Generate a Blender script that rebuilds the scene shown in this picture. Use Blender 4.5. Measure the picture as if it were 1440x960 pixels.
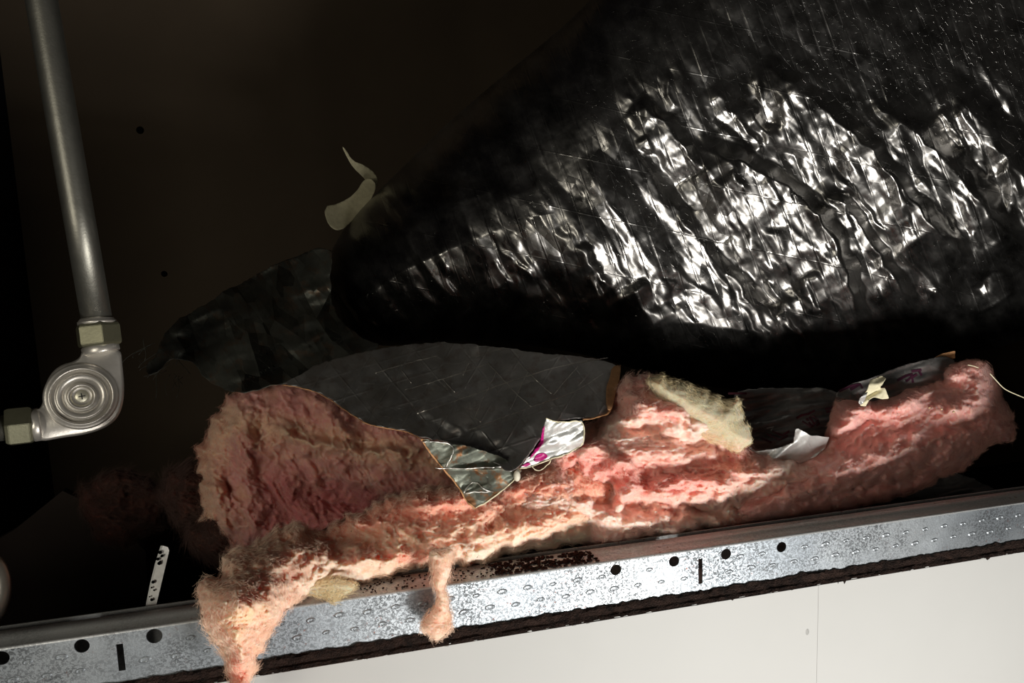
import bpy, bmesh, math, random
import numpy as np
from mathutils import Vector, Matrix

random.seed(7)
rng = np.random.default_rng(7)
for o in list(bpy.data.objects): bpy.data.objects.remove(o)
scene = bpy.context.scene
COL = scene.collection

# ------------------------------------------------------------------ camera
CAM = np.array([0.0, 0.0, 1.5])
F = 1040.0
_d = np.array([280.0, -7770.0, -F]); _d /= np.linalg.norm(_d)
_Z = -_d
_X = np.array([4363.0, 266.0, -F]); _X -= _X.dot(_Z) * _Z; _X /= np.linalg.norm(_X)
_Y = np.cross(_Z, _X)
M3 = np.array([_X, _Y, _Z])                       # camera vector -> world vector
cd = bpy.data.cameras.new('camera'); cam = bpy.data.objects.new('camera', cd); COL.objects.link(cam)
cd.sensor_width = 36; cd.sensor_fit = 'HORIZONTAL'; cd.lens = F / 1440 * 36
cd.clip_start = 0.01; cd.clip_end = 50
mw = Matrix.Identity(4)
for r in range(3):
    for c in range(3): mw[r][c] = M3[r][c]
    mw[r][3] = CAM[r]
cam.matrix_world = mw
scene.camera = cam

# ------------------------------------------------------------------ light, exposure
w = bpy.data.worlds.new('room_gloom'); scene.world = w; w.use_nodes = True
bg = w.node_tree.nodes['Background']
bg.inputs['Color'].default_value = (1.0, 0.93, 0.84, 1); bg.inputs['Strength'].default_value = 0.018

def area(name, loc, target, size, power, col=(1, 1, 1), sy=None, spread=180):
    l = bpy.data.lights.new(name, 'AREA'); l.energy = power; l.color = col
    l.shape = 'RECTANGLE'; l.size = size; l.size_y = sy or size
    l.spread = math.radians(spread)
    o = bpy.data.objects.new(name, l); COL.objects.link(o)
    o.location = loc
    o.rotation_euler = (Vector(target) - Vector(loc)).to_track_quat('-Z', 'Y').to_euler()
    return o
area('work_lamp', (0.42, -0.22, 0.88), (0.30, 0.60, 1.42), 0.30, 10.3, (1.0, 0.97, 0.92), 0.20)
area('side_fill', (-0.60, -0.40, 1.48), (-0.15, 0.7, 1.38), 0.35, 3.4, (1.0, 0.94, 0.80))  # unseen fill light, added to lift the elbow, stud lip and back board
area('low_fill', (0.15, -0.75, 0.45), (0.4, 0.8, 1.4), 0.9, 2.6, (1.0, 0.96, 0.90), 0.5)  # unseen fill light, added to give the duct folds grey reflections
vs = scene.view_settings
vs.view_transform = 'Standard'; vs.look = 'None'; vs.gamma = 1.0; vs.use_curve_mapping = False
vs.exposure = 0.0

# ------------------------------------------------------------------ helpers
def P(px, py, Y):
    """points of the world plane y = Y seen along the rays of the survey photograph"""
    px, py, Y = np.broadcast_arrays(np.asarray(px, float), np.asarray(py, float), np.asarray(Y, float))
    v = np.stack([px - 720.0, 480.0 - py, np.full(px.shape, -F)], -1) @ M3.T
    return CAM + v * (Y / v[..., 1])[..., None]
def V(px, py, Y): return Vector(P(px, py, Y))

_perm = rng.permutation(512)
_val = rng.random(512) * 2 - 1
def _h(i, j, k): return _val[_perm[(_perm[(_perm[i & 511] + j) & 511] + k) & 511]]
def noise(x, y, z=0.0):
    x, y, z = np.broadcast_arrays(x, y, z)
    i = np.floor(x).astype(int); j = np.floor(y).astype(int); k = np.floor(z).astype(int)
    a = x - i; b = y - j; c = z - k
    a = a*a*a*(a*(a*6-15)+10); b = b*b*b*(b*(b*6-15)+10); c = c*c*(3-2*c)
    def l(p, q, t): return p + (q - p) * t
    return l(l(l(_h(i,j,k), _h(i+1,j,k), a), l(_h(i,j+1,k), _h(i+1,j+1,k), a), b),
             l(l(_h(i,j,k+1), _h(i+1,j,k+1), a), l(_h(i,j+1,k+1), _h(i+1,j+1,k+1), a), b), c)
def fbm(x, y, z=0.0, n=4, g=0.5):
    s = 0; a = 1; t = 0
    for q in range(n):
        s = s + a * noise(x * 2**q + 17.3*q, y * 2**q - 9.1*q, z); t += a; a *= g
    return s / t
def facet(x, y, k=0):
    """piecewise planar creases on a triangle lattice, -1..1"""
    u = x + y * 0.57735; v = y * 1.1547
    i = np.floor(u).astype(int); j = np.floor(v).astype(int); a = u - i; b = v - j
    h00 = _h(i, j, k); h10 = _h(i+1, j, k); h01 = _h(i, j+1, k); h11 = _h(i+1, j+1, k)
    return np.where(a + b < 1, h00 + (h10-h00)*a + (h01-h00)*b, h11 + (h01-h11)*(1-a) + (h10-h11)*(1-b))

def seg_dist(px, py, pts):
    best = np.full(px.shape, 1e9); par = np.zeros(px.shape); side = np.zeros(px.shape)
    bx = np.zeros(px.shape); by = np.zeros(px.shape); L = 0.0
    n = len(pts)
    for q in range(n - 1):
        ax, ay = pts[q]; cx, cy = pts[q+1]
        dx, dy = cx-ax, cy-ay; l2 = dx*dx+dy*dy + 1e-9
        t = np.clip(((px-ax)*dx + (py-ay)*dy) / l2, 0, 1)
        qx = ax+t*dx; qy = ay+t*dy
        d = np.hypot(px-qx, py-qy); m = d < best
        best = np.where(m, d, best); bx = np.where(m, qx, bx); by = np.where(m, qy, by)
        side = np.where(m, np.sign((px-ax)*dy - (py-ay)*dx), side)
        par = np.where(m, (q + t) / (n-1), par)
    return best, side, par, bx, by
def inside(px, py, poly):
    c = np.zeros(px.shape, bool); n = len(poly)
    for q in range(n):
        ax, ay = poly[q]; bx, by = poly[(q+1) % n]
        if ay == by: continue
        c ^= ((ay > py) != (by > py)) & (px < (bx-ax)*(py-ay)/(by-ay) + ax)
    return c
def smooth_poly(poly, jit=0.0, scale=0.08, step=5.0, seed=0, rnd=2, closed=True):
    p = np.array(poly, float)
    for _ in range(rnd):                                     # Chaikin
        if closed:
            q = np.roll(p, -1, 0); p = np.stack([p*.75+q*.25, p*.25+q*.75], 1).reshape(-1, 2)
        else:
            a = p[:-1]; b = p[1:]
            p = np.vstack([p[:1], np.stack([a*.75+b*.25, a*.25+b*.75], 1).reshape(-1, 2), p[-1:]])
    if closed: p = np.vstack([p, p[:1]])
    d = np.r_[0, np.cumsum(np.hypot(*np.diff(p, axis=0).T))]
    n = max(8, int(d[-1] / step)); s = np.linspace(0, d[-1], n, endpoint=not closed)
    p = np.stack([np.interp(s, d, p[:, 0]), np.interp(s, d, p[:, 1])], 1)
    if jit:
        p = p + jit * np.stack([fbm(p[:,0]*scale, p[:,1]*scale, seed+.3, 3), fbm(p[:,0]*scale, p[:,1]*scale, seed+50.3, 3)], 1)
    return p
def ridge(px, py, pts, up, down, h):
    """height of a crest along a line: width `up` on its right-hand side, `down` on the other; tapers at both ends"""
    pts = smooth_poly(pts, rnd=2, step=12, closed=False)
    pad = max(up, down); lo = pts.min(0) - pad; hi = pts.max(0) + pad
    out = np.zeros(px.shape); k = (px > lo[0]) & (px < hi[0]) & (py > lo[1]) & (py < hi[1])
    if not k.any(): return out
    d, s, t, _, _ = seg_dist(px[k], py[k], pts)
    wd = np.where(s > 0, up, down) * (1 + .35*noise(px[k]*.035, py[k]*.035, 1.7))
    out[k] = h * np.clip(1 - d / wd, 0, 1) ** 1.08 * np.clip(np.minimum(t, 1-t) * 6, 0.0, 1)
    return out

def link(name, me, mat=None, parent=None, smooth=True):
    o = bpy.data.objects.new(name, me); COL.objects.link(o)
    if mat: me.materials.append(mat)
    if smooth and len(me.polygons): me.polygons.foreach_set('use_smooth', [True] * len(me.polygons))
    if parent is not None: o.parent = parent; o.matrix_parent_inverse = parent.matrix_world.inverted()
    return o
def np_mesh(name, verts, faces, uv=None):
    me = bpy.data.meshes.new(name)
    k = faces.shape[1]
    me.vertices.add(len(verts)); me.vertices.foreach_set('co', np.ascontiguousarray(verts, dtype=np.float32).ravel())
    me.loops.add(faces.size); me.loops.foreach_set('vertex_index', faces.astype(np.int32).ravel())
    me.polygons.add(len(faces)); me.polygons.foreach_set('loop_start', np.arange(0, faces.size, k, dtype=np.int32))
    me.update(calc_edges=True)
    if uv is not None:
        l = me.uv_layers.new(name='UVMap'); l.data.foreach_set('uv', uv[faces.ravel()].astype(np.float32).ravel())
    me.validate(); me.update()
    return me
def grid(poly, step):
    x0, y0 = poly.min(0) - step; x1, y1 = poly.max(0) + step
    xs = np.arange(x0, x1 + step, step); ys = np.arange(y0, y1 + step, step)
    gx, gy = np.meshgrid(xs, ys); gx = gx.ravel(); gy = gy.ravel()
    cl = np.vstack([poly, poly[:1]])
    d, _, _, bx, by = seg_dist(gx, gy, cl)
    ins = inside(gx, gy, poly)
    near = (~ins) & (d < step * 1.45)
    ok = ins | near
    gx = np.where(near, bx, gx); gy = np.where(near, by, gy); d = np.where(near, 0, d)
    nx, ny = len(xs), len(ys)
    idx = np.arange(nx*ny).reshape(ny, nx)
    f = np.stack([idx[:-1,:-1], idx[1:,:-1], idx[1:,1:], idx[:-1,1:]], -1).reshape(-1, 4)
    f = f[ok[f].all(1) & ins[f].any(1)]
    used = np.unique(f); mp = np.full(nx*ny, -1); mp[used] = np.arange(len(used))
    return gx[used], gy[used], d[used], mp[f]
def inflate(name, poly, Yc, D, wd, step, disp, mat, parent=None, back=True, Db=None, power=2.0, edge=0.35, layer=None):
    """closed solid with rounded front and back over an outline; disp(px,py) is relief in metres towards the viewer"""
    gx, gy, d, f = grid(poly, step)
    yc = Yc(gx, gy) if callable(Yc) else np.full(gx.shape, Yc)
    t = 1 - np.clip(d / wd, 0, 1)
    prof = (1 - t**power) ** (1/power)
    fade = np.clip(d / (wd*edge), 0, 1)
    Yf = yc - D * prof - disp(gx, gy) * fade
    v = P(gx, gy, Yf); uv = np.stack([gx, -gy], 1) / 1000
    front = (v, f, gx, gy, d)
    if back:
        bx, by, bd, bf = grid(poly, step * 4)
        byc = Yc(bx, by) if callable(Yc) else np.full(bx.shape, Yc)
        bt = 1 - np.clip(bd / wd, 0, 1)
        vb = P(bx, by, byc + (Db or D*.6) * (1 - bt**2) ** .5 + 0.0002)
        n0 = len(v); v = np.vstack([v, vb]); f = np.vstack([f, bf[:, ::-1] + n0])
        uv = np.vstack([uv, np.stack([bx, -by], 1) / 1000])
    me = np_mesh(name, v, f, uv)
    if True:
        la = (layer or (lambda x, y: x*0+.72))(uv[:, 0]*1000, -uv[:, 1]*1000)
        me.attributes.new('layer', 'FLOAT', 'POINT').data.foreach_set('value', np.clip(la, 0, 1).astype(np.float32))  # tone by position: wool dye plus lit and shaded areas put into colour
    o = link(name, me, mat, parent)
    return o, front
def sheet(name, poly, Y, step, mat, parent=None, thick=0.0006):
    gx, gy, d, f = grid(poly, step)
    v = P(gx, gy, Y(gx, gy)); uv = np.stack([gx, -gy], 1) / 1000
    o = link(name, np_mesh(name, v, f, uv), mat, parent)
    m = o.modifiers.new('thickness', 'SOLIDIFY'); m.thickness = thick; m.offset = 0
    return o
def tube(name, pts, rad, mat, parent=None, sides=6):
    pts = [Vector(p) for p in pts]; n = len(pts)
    if not hasattr(rad, '__len__'): rad = [rad] * n
    bm = bmesh.new(); rings = []
    prev = None
    for i, p in enumerate(pts):
        t = (pts[min(i+1, n-1)] - pts[max(i-1, 0)]).normalized()
        a = (prev if prev is not None else (Vector((0,0,1)) if abs(t.z) < .9 else Vector((1,0,0))))
        a = (a - t*a.dot(t)).normalized(); prev = a; b = t.cross(a)
        rings.append([bm.verts.new(p + rad[i]*(a*math.cos(2*math.pi*k/sides) + b*math.sin(2*math.pi*k/sides))) for k in range(sides)])
    for i in range(n-1):
        for k in range(sides):
            bm.faces.new((rings[i][k], rings[i][(k+1)%sides], rings[i+1][(k+1)%sides], rings[i+1][k]))
    bm.faces.new(rings[0][::-1]); bm.faces.new(rings[-1])
    me = bpy.data.meshes.new(name); bm.to_mesh(me); bm.free()
    return link(name, me, mat, parent)
def bm_link(name, bm, mat, parent=None, smooth=False):
    me = bpy.data.meshes.new(name); bmesh.ops.recalc_face_normals(bm, faces=bm.faces)
    bm.to_mesh(me); bm.free(); return link(name, me, mat, parent, smooth)
def box(name, lo, hi, mat, parent=None, bev=0.0):
    bm = bmesh.new(); bmesh.ops.create_cube(bm, size=1)
    for v in bm.verts:
        v.co = Vector([lo[i] + (v.co[i] + .5) * (hi[i]-lo[i]) for i in range(3)])
    if bev: bmesh.ops.bevel(bm, geom=bm.edges[:], offset=bev, segments=2, affect='EDGES')
    return bm_link(name, bm, mat, parent)
def tag(o, label=None, cat=None, group=None, kind=None):
    if label: o['label'] = label
    if cat: o['category'] = cat
    if group: o['group'] = group
    if kind: o['kind'] = kind
    return o
def empty(name, loc, label, cat, group=None):
    o = bpy.data.objects.new(name, None); COL.objects.link(o); o.location = loc
    o.empty_display_size = .01
    bpy.context.view_layer.update()
    return tag(o, label, cat, group)
def normals(v, f):
    n = np.zeros_like(v)
    fn = np.cross(v[f[:,2]] - v[f[:,0]], v[f[:,3]] - v[f[:,1]])
    for q in range(4): np.add.at(n, f[:, q], fn)
    return n / (np.linalg.norm(n, axis=1, keepdims=True) + 1e-12)
def fibres(name, front, count, length, rad, mat, parent, lift=0.25, seed=0, edge_bias=0.0, sel=None, flow=None, npt=6, tuft=0.5):
    v, f, gx, gy, d = front
    nrm = normals(v, f)
    r = np.random.default_rng(seed)
    pr = np.ones(len(v))
    if sel is not None: pr = pr * sel(gx, gy, d)
    if edge_bias: pr = pr * (1 + edge_bias * np.exp(-d / 8))
    # fibres gather in tufts
    pr = pr * (0.25 + np.clip(fbm(gx*.07, gy*.07, seed+4.1, 3)*2 + .4, 0, 1))
    pr /= pr.sum()
    i = r.choice(len(v), count, p=pr)
    p = v[i] + r.normal(0, .0006, (count, 3)); n = nrm[i]
    ang = fbm(gx[i]*.02, gy[i]*.02, seed+9.5, 3) * 5 + (flow if flow is not None else 0) + r.normal(0, tuft, count)
    camr = M3[:, 0]; camu = M3[:, 1]
    t = np.cos(ang)[:, None]*camr + np.sin(ang)[:, None]*camu
    t = t - n * (t*n).sum(1, keepdims=True); t /= np.linalg.norm(t, axis=1, keepdims=True) + 1e-9
    b = np.cross(n, t)
    L = length * r.uniform(.35, 1.3, count)[:, None]
    k1 = r.normal(0, .5, count)[:, None]; k2 = r.normal(0, .5, count)[:, None]
    li = (lift * r.uniform(.0, 1.6, count))[:, None]
    pts = []
    for s in np.linspace(0, 1, npt):
        pts.append(p + L * (t*(s-.2) + b*(k1*s*s + .12*np.sin(s*9+k2*6)) + n*(li*s + .3*k2*s*s*li)) + n*.0004)
    pts = np.stack(pts, 1).reshape(-1, 3).astype(np.float32)
    c = bpy.data.hair_curves.new(name); c.add_curves([npt]*count)
    c.points.foreach_set('position', pts.ravel())
    a = c.attributes.get('radius') or c.attributes.new('radius', 'FLOAT', 'POINT')
    rr = np.tile(np.linspace(1, .35, npt), count) * rad
    a.data.foreach_set('value', rr.astype(np.float32))
    c.materials.append(mat)
    o = bpy.data.objects.new(name, c); COL.objects.link(o)
    o.parent = parent; o.matrix_parent_inverse = parent.matrix_world.inverted()
    return tag(o, kind='stuff')

# ------------------------------------------------------------------ materials
def new_mat(name):
    m = bpy.data.materials.new(name); m.use_nodes = True
    nt = m.node_tree; b = nt.nodes['Principled BSDF']
    return m, nt, b
def nd(nt, t, **kw):
    n = nt.nodes.new(t)
    for k, val in kw.items():
        if k in n.inputs: n.inputs[k].default_value = val
        else: setattr(n, k, val)
    return n
def coord(nt, kind='Object'):
    return nd(nt, 'ShaderNodeTexCoord').outputs[kind]
def noise_n(nt, scale, detail=4, rough=.55, vec=None, dist=0.0):
    n = nd(nt, 'ShaderNodeTexNoise'); n.inputs['Scale'].default_value = scale
    n.inputs['Detail'].default_value = detail; n.inputs['Roughness'].default_value = rough; n.inputs['Distortion'].default_value = dist
    nt.links.new(vec if vec is not None else coord(nt), n.inputs['Vector']); return n.outputs['Fac']
def ramp(nt, fac, stops):
    r = nd(nt, 'ShaderNodeValToRGB'); e = r.color_ramp.elements
    while len(e) < len(stops): e.new(.5)
    for i, (p, c) in enumerate(stops):
        e[i].position = p; e[i].color = (c, c, c, 1) if not hasattr(c, '__len__') else (*c, 1)
    nt.links.new(fac, r.inputs['Fac']); return r.outputs['Color']
def mix(nt, fac, a, b, mode='MIX'):
    m = nd(nt, 'ShaderNodeMix', data_type='RGBA', blend_type=mode)
    for s, val in ((0, fac), (6, a), (7, b)):
        if isinstance(val, (int, float)): m.inputs[s].default_value = val
        elif hasattr(val, '__len__'): m.inputs[s].default_value = (*val, 1)
        else: nt.links.new(val, m.inputs[s])
    return m.outputs[2]
def math_n(nt, op, a, b=0.0):
    m = nd(nt, 'ShaderNodeMath', operation=op)
    for s, val in ((0, a), (1, b)):
        if isinstance(val, (int, float)): m.inputs[s].default_value = val
        else: nt.links.new(val, m.inputs[s])
    return m.outputs[0]
def bump(nt, b, h, strength, dist, prev=None):
    n = nd(nt, 'ShaderNodeBump'); n.inputs['Strength'].default_value = strength; n.inputs['Distance'].default_value = dist
    nt.links.new(h, n.inputs['Height'])
    if prev is not None: nt.links.new(prev, n.inputs['Normal'])
    nt.links.new(n.outputs[0], b.inputs['Normal']); return n.outputs[0]
def mapping(nt, vec, scale=(1,1,1), rot=(0,0,0), loc=(0,0,0)):
    m = nd(nt, 'ShaderNodeMapping'); m.inputs['Scale'].default_value = scale
    m.inputs['Rotation'].default_value = rot; m.inputs['Location'].default_value = loc
    nt.links.new(vec, m.inputs['Vector']); return m.outputs[0]
def lines(nt, uv, ang, spacing, width, wob=0.0, off=0.0):
    """0..1 mask of thin parallel threads on the UV map (units: 1/1000)"""
    sp = nd(nt, 'ShaderNodeSeparateXYZ'); nt.links.new(uv, sp.inputs[0])
    a = math.radians(ang)
    x = math_n(nt, 'MULTIPLY', sp.outputs[0], -math.sin(a)); y = math_n(nt, 'MULTIPLY', sp.outputs[1], math.cos(a))
    s = math_n(nt, 'ADD', math_n(nt, 'ADD', x, y), off)
    if wob: s = math_n(nt, 'ADD', s, math_n(nt, 'MULTIPLY', math_n(nt, 'SUBTRACT', noise_n(nt, 9, 2, .5, uv), .5), wob))
    s = math_n(nt, 'DIVIDE', s, spacing)
    fr = math_n(nt, 'ABSOLUTE', math_n(nt, 'SUBTRACT', math_n(nt, 'FRACT', s), .5))
    return ramp(nt, math_n(nt, 'MULTIPLY', fr, 2.0), [(0, 1), (width/spacing*2, 0)])

def foil_mat(name, base, rough, thr, dirt=.5, bumpd=.0012, metal=1.0, micro=.6, rust=0.0, rmax=.3, fang=57, stretch=2.6, fsc=14.0, ls=.8):
    m, nt, b = new_mat(name)
    uv = coord(nt, 'UV')
    n1 = noise_n(nt, 14, 5, .6, uv)
    col = mix(nt, ramp(nt, n1, [(.35, 0), (.7, 1)]), base, tuple(c*dirt for c in base))
    if rust:
        col = mix(nt, ramp(nt, noise_n(nt, 55, 5, .65, uv), [(.52, 0), (.62, rust)]), col, (.20, .085, .03))
    b.inputs['Metallic'].default_value = metal
    r = ramp(nt, noise_n(nt, 30, 4, .6, uv), [(.3, rough), (.75, rough + rmax)])
    nt.links.new(r, b.inputs['Roughness'])
    # fine crumple: warped cells give small facets
    wv = nd(nt, 'ShaderNodeVectorMath', operation='ADD')
    nn = nd(nt, 'ShaderNodeTexNoise'); nn.inputs['Scale'].default_value = 25; nn.inputs['Detail'].default_value = 3
    nt.links.new(uv, nn.inputs['Vector'])
    sc = nd(nt, 'ShaderNodeVectorMath', operation='SCALE'); sc.inputs['Scale'].default_value = .005
    nt.links.new(nn.outputs['Color'], sc.inputs[0]); nt.links.new(sc.outputs[0], wv.inputs[0]); nt.links.new(uv, wv.inputs[1])
    rt = mapping(nt, wv.outputs[0], (1, 1, 1), (0, 0, math.radians(fang)))
    p = None
    for (sx, sy, k) in ((1, stretch, 1.3), (2.6, 2.6*(stretch*.6+.4), .8), (7.5, 9, .12)):
        mv = mapping(nt, rt, (sx*fsc, sy*fsc, 1), (0, 0, 0), (sx, sy, 0))
        vo = nd(nt, 'ShaderNodeTexVoronoi', voronoi_dimensions='2D'); vo.inputs['Scale'].default_value = 1.0; nt.links.new(mv, vo.inputs['Vector'])
        dv = nd(nt, 'ShaderNodeVectorMath', operation='SUBTRACT'); nt.links.new(mv, dv.inputs[0]); nt.links.new(vo.outputs['Position'], dv.inputs[1])
        cv = nd(nt, 'ShaderNodeVectorMath', operation='SUBTRACT'); nt.links.new(vo.outputs['Color'], cv.inputs[0]); cv.inputs[1].default_value = (.5, .5, .5)
        dt = nd(nt, 'ShaderNodeVectorMath', operation='DOT_PRODUCT'); nt.links.new(dv.outputs[0], dt.inputs[0]); nt.links.new(cv.outputs[0], dt.inputs[1])
        p = bump(nt, b, dt.outputs['Value'], 1.0, micro*k/(sy*fsc), p)
    tot = None
    for (ang, spc, wdt, off) in thr:
        l = lines(nt, uv, ang, spc, wdt, .006, off)
        tot = l if tot is None else math_n(nt, 'MAXIMUM', tot, l)
    if tot is not None:
        br = math_n(nt, 'MULTIPLY', tot, ramp(nt, noise_n(nt, 22, 3, .6, uv), [(.38, .15), (.6, 1)]))
        p = bump(nt, b, br, ls, .0008, p)
    nt.links.new(col, b.inputs['Base Color'])
    return m

def wool_mat(name, c1, c2, c3, yellow=(.78, .47, .22), ystart=.58, sss=.6, fine=.36, lay=None):
    m, nt, b = new_mat(name)
    co = coord(nt)
    f1 = noise_n(nt, 22, 5, .6, co, .8)
    col = mix(nt, ramp(nt, f1, [(.32, 0), (.68, 1)]), c1, c2)
    f2 = noise_n(nt, 60, 4, .65, mapping(nt, co, (1, 1, 1), (0, 0, 0), (3, 1, 2)), 1.2)
    col = mix(nt, ramp(nt, f2, [(.45, 0), (.7, .7)]), col, c3)
    f3 = noise_n(nt, 14, 3, .5, mapping(nt, co, (1, 1, 1), (0, 0, 0), (7, 5, 1)))
    col = mix(nt, ramp(nt, f3, [(ystart, 0), (ystart + .14, .75)]), col, yellow)
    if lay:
        at = nd(nt, 'ShaderNodeAttribute', attribute_name='layer')  # carries dye layers together with painted lit and shaded tone
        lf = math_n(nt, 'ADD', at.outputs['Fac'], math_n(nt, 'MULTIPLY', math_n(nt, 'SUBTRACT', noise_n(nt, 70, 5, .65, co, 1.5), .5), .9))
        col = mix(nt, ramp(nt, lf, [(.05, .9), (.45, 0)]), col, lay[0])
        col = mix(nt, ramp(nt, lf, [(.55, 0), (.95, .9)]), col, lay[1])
    sp = noise_n(nt, 260, 1, .4, co)
    col = mix(nt, ramp(nt, sp, [(.76, 0), (.79, .7)]), col, (.18, .07, .04))
    nt.links.new(col, b.inputs['Base Color'])
    b.inputs['Roughness'].default_value = 1; b.inputs['Specular IOR Level'].default_value = .05
    b.inputs['Subsurface Weight'].default_value = sss
    b.inputs['Subsurface Radius'].default_value = (1.0, .45, .3); b.inputs['Subsurface Scale'].default_value = .012
    p = bump(nt, b, noise_n(nt, 90, 8, .72, co, 2.0), .8*fine, .006)
    p = bump(nt, b, noise_n(nt, 420, 6, .7, mapping(nt, co, (1, 1, 3)), 1.5), .7*fine, .0022, p)
    return m
def fibre_mat(name, col):
    m, nt, b = new_mat(name)
    b.inputs['Base Color'].default_value = (*col, 1); b.inputs['Roughness'].default_value = .8
    b.inputs['Specular IOR Level'].default_value = .15
    return m
def plain(name, col, rough=.6, metal=0.0, nscale=60, var=.25, bmp=.3, bd=.0004, spec=.5):
    m, nt, b = new_mat(name)
    n = noise_n(nt, nscale, 4, .6)
    c = mix(nt, ramp(nt, n, [(.3, 0), (.7, 1)]), tuple(x*(1-var) for x in col), tuple(min(1, x*(1+var)) for x in col))
    nt.links.new(c, b.inputs['Base Color']); b.inputs['Roughness'].default_value = rough; b.inputs['Metallic'].default_value = metal
    b.inputs['Specular IOR Level'].default_value = spec
    bump(nt, b, noise_n(nt, nscale*5, 3, .6), bmp, bd)
    return m

M_wall = plain('white_painted_board', (.42, .42, .41), .6, 0, 5, .03, .25, .0003, .3)
M_core = plain('dark_board_core', (.022, .012, .009), .9, 0, 160, .7, 1.0, .003, .2)  # dark brown mottled colour for the cut edge
M_back = plain('brown_shaft_board', (.075, .055, .036), .8, 0, 4, .12, .2, .0006, .2)
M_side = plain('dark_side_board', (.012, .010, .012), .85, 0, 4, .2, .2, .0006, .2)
M_hole = plain('black_hole', (.003, .003, .003), 1, 0, 10, 0, 0, .0001, 0)
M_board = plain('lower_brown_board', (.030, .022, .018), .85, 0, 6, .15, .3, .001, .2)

def galv(name, lo, hi, speck, metal=.75):
    m, nt, b = new_mat(name); co = coord(nt)
    big = noise_n(nt, 9, 3, .5, co)
    col = mix(nt, ramp(nt, big, [(.35, 0), (.65, 1)]), lo, hi)
    sp = noise_n(nt, 520, 4, .7, mapping(nt, co, (1, 1, 1.1)), .8)
    dens = ramp(nt, noise_n(nt, 22, 4, .6, co), [(.30, 0), (.62, speck)])
    col = mix(nt, math_n(nt, 'MULTIPLY', ramp(nt, sp, [(.46, 0), (.53, 1)]), dens), col, (.07, .075, .08))
    ru = noise_n(nt, 300, 3, .6, mapping(nt, co, (1,1,1), (0,0,0), (4,4,4)))
    ru2 = noise_n(nt, 15, 3, .6, mapping(nt, co, (1,1,1), (0,0,0), (9,4,4)))
    rm = math_n(nt, 'MULTIPLY', ramp(nt, ru, [(.62, 0), (.68, 1)]), ramp(nt, ru2, [(.45, 0), (.6, 1)]))
    col = mix(nt, rm, col, (.16, .05, .03))
    nt.links.new(col, b.inputs['Base Color']); b.inputs['Metallic'].default_value = metal
    nt.links.new(ramp(nt, sp, [(.4, .38), (.6, .62)]), b.inputs['Roughness'])
    bump(nt, b, sp, .35, .0005)
    return m
M_galv = galv('galvanised_steel', (.27, .30, .33), (.40, .43, .455), .95)
M_lip = galv('galvanised_steel_dull', (.42, .43, .43), (.50, .51, .51), .35, .3)
M_pipe = plain('zinc_pipe', (.19, .185, .16), .42, .9, 120, .10, .3, .0003)
M_nut = plain('olive_zinc_nut', (.15, .145, .095), .42, .7, 90, .1, .3, .0003)
M_cast = plain('cast_zinc', (.56, .53, .48), .36, .72, 100, .08, .3, .0003)
M_screw = plain('screw_head', (.62, .60, .48), .4, .7, 200, .1, .2, .0002)
M_black = plain('black_rubber', (.01, .01, .01), .6)

M_duct = foil_mat('crinkled_foil_jacket', (.33, .32, .305), .23, [(-70, .021, .0016, 0), (-12, .075, .0012, .01)], .35, .0006, 1.0, .17, 0, .22, 57, 2.6, 14.0, .35)
M_flap = foil_mat('grey_foil_facing', (.52, .51, .495), .38, [(17, .033, .0022, .0), (58, .045, .0018, .01), (-50, .052, .0018, .0)], .7, .0009, .85, .16, .25, .3, 20, 1.2, 20)
M_rustfoil = foil_mat('corroded_foil', (.20, .215, .175), .42, [], .4, .0016, .7, .22, .9)
M_darkfoil = foil_mat('dull_dark_foil', (.16, .165, .14), .42, [], .4, .002, .7, .8, .3)
M_silver = foil_mat('silver_foil_backing', (.60, .60, .585), .36, [], .92, .0009, .55, .10)
M_print = foil_mat('grey_printed_foil', (.30, .29, .28), .38, [], .7, .0014, .8, .35)
def flat(name, c, r=.5, e=0.2):
    return plain(name, c, r, 0, 200, .15, e, .0003, .3)
M_mag = flat('magenta_ink', (.42, .01, .16), .35)
M_red = flat('dark_red_ink', (.07, .014, .022), .5)
M_cream = flat('cream_kraft_paper', (.72, .66, .46), .8)
M_oldcream = flat('old_cream_paper', (.34, .31, .20), .8)
M_tan = flat('tan_paper_edge', (.42, .22, .10), .8)
M_white = flat('white_plastic', (.85, .85, .83), .5)

M_woolA = wool_mat('shaded_pink_wool', (.62, .26, .24), (.70, .34, .30), (.70, .42, .30), (.66, .40, .20), .62, lay=((.48, .15, .15), (.78, .50, .34)))  # darker copy of the pink wool: recess shade put into the colour
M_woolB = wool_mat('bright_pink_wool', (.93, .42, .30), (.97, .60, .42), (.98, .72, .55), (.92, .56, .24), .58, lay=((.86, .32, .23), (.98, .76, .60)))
M_woolC = wool_mat('mid_pink_wool', (.92, .38, .32), (.96, .54, .45), (.97, .68, .57), (.90, .60, .36), .66, lay=((.82, .27, .23), (.97, .74, .62)))
M_woolR = wool_mat('dusty_pink_wool', (.86, .38, .34), (.92, .48, .43), (.92, .56, .49), (.86, .50, .30), .68)
M_woolY = wool_mat('yellowed_wool', (.50, .45, .30), (.60, .54, .38), (.66, .48, .36), (.48, .40, .22), .6, fine=.3, lay=((.80, .46, .36), (.56, .52, .38)))
M_woolD = wool_mat('dark_wool', (.07, .03, .025), (.10, .045, .035), (.08, .045, .03), (.08, .05, .03), .6)  # much darker than the other wool, for the tufts at the left
H_A = fibre_mat('shaded_fibres', (.66, .36, .27)); H_B = fibre_mat('bright_fibres', (.93, .70, .54))  # first set darkened to match the shade painted into the recessed wool
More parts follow.
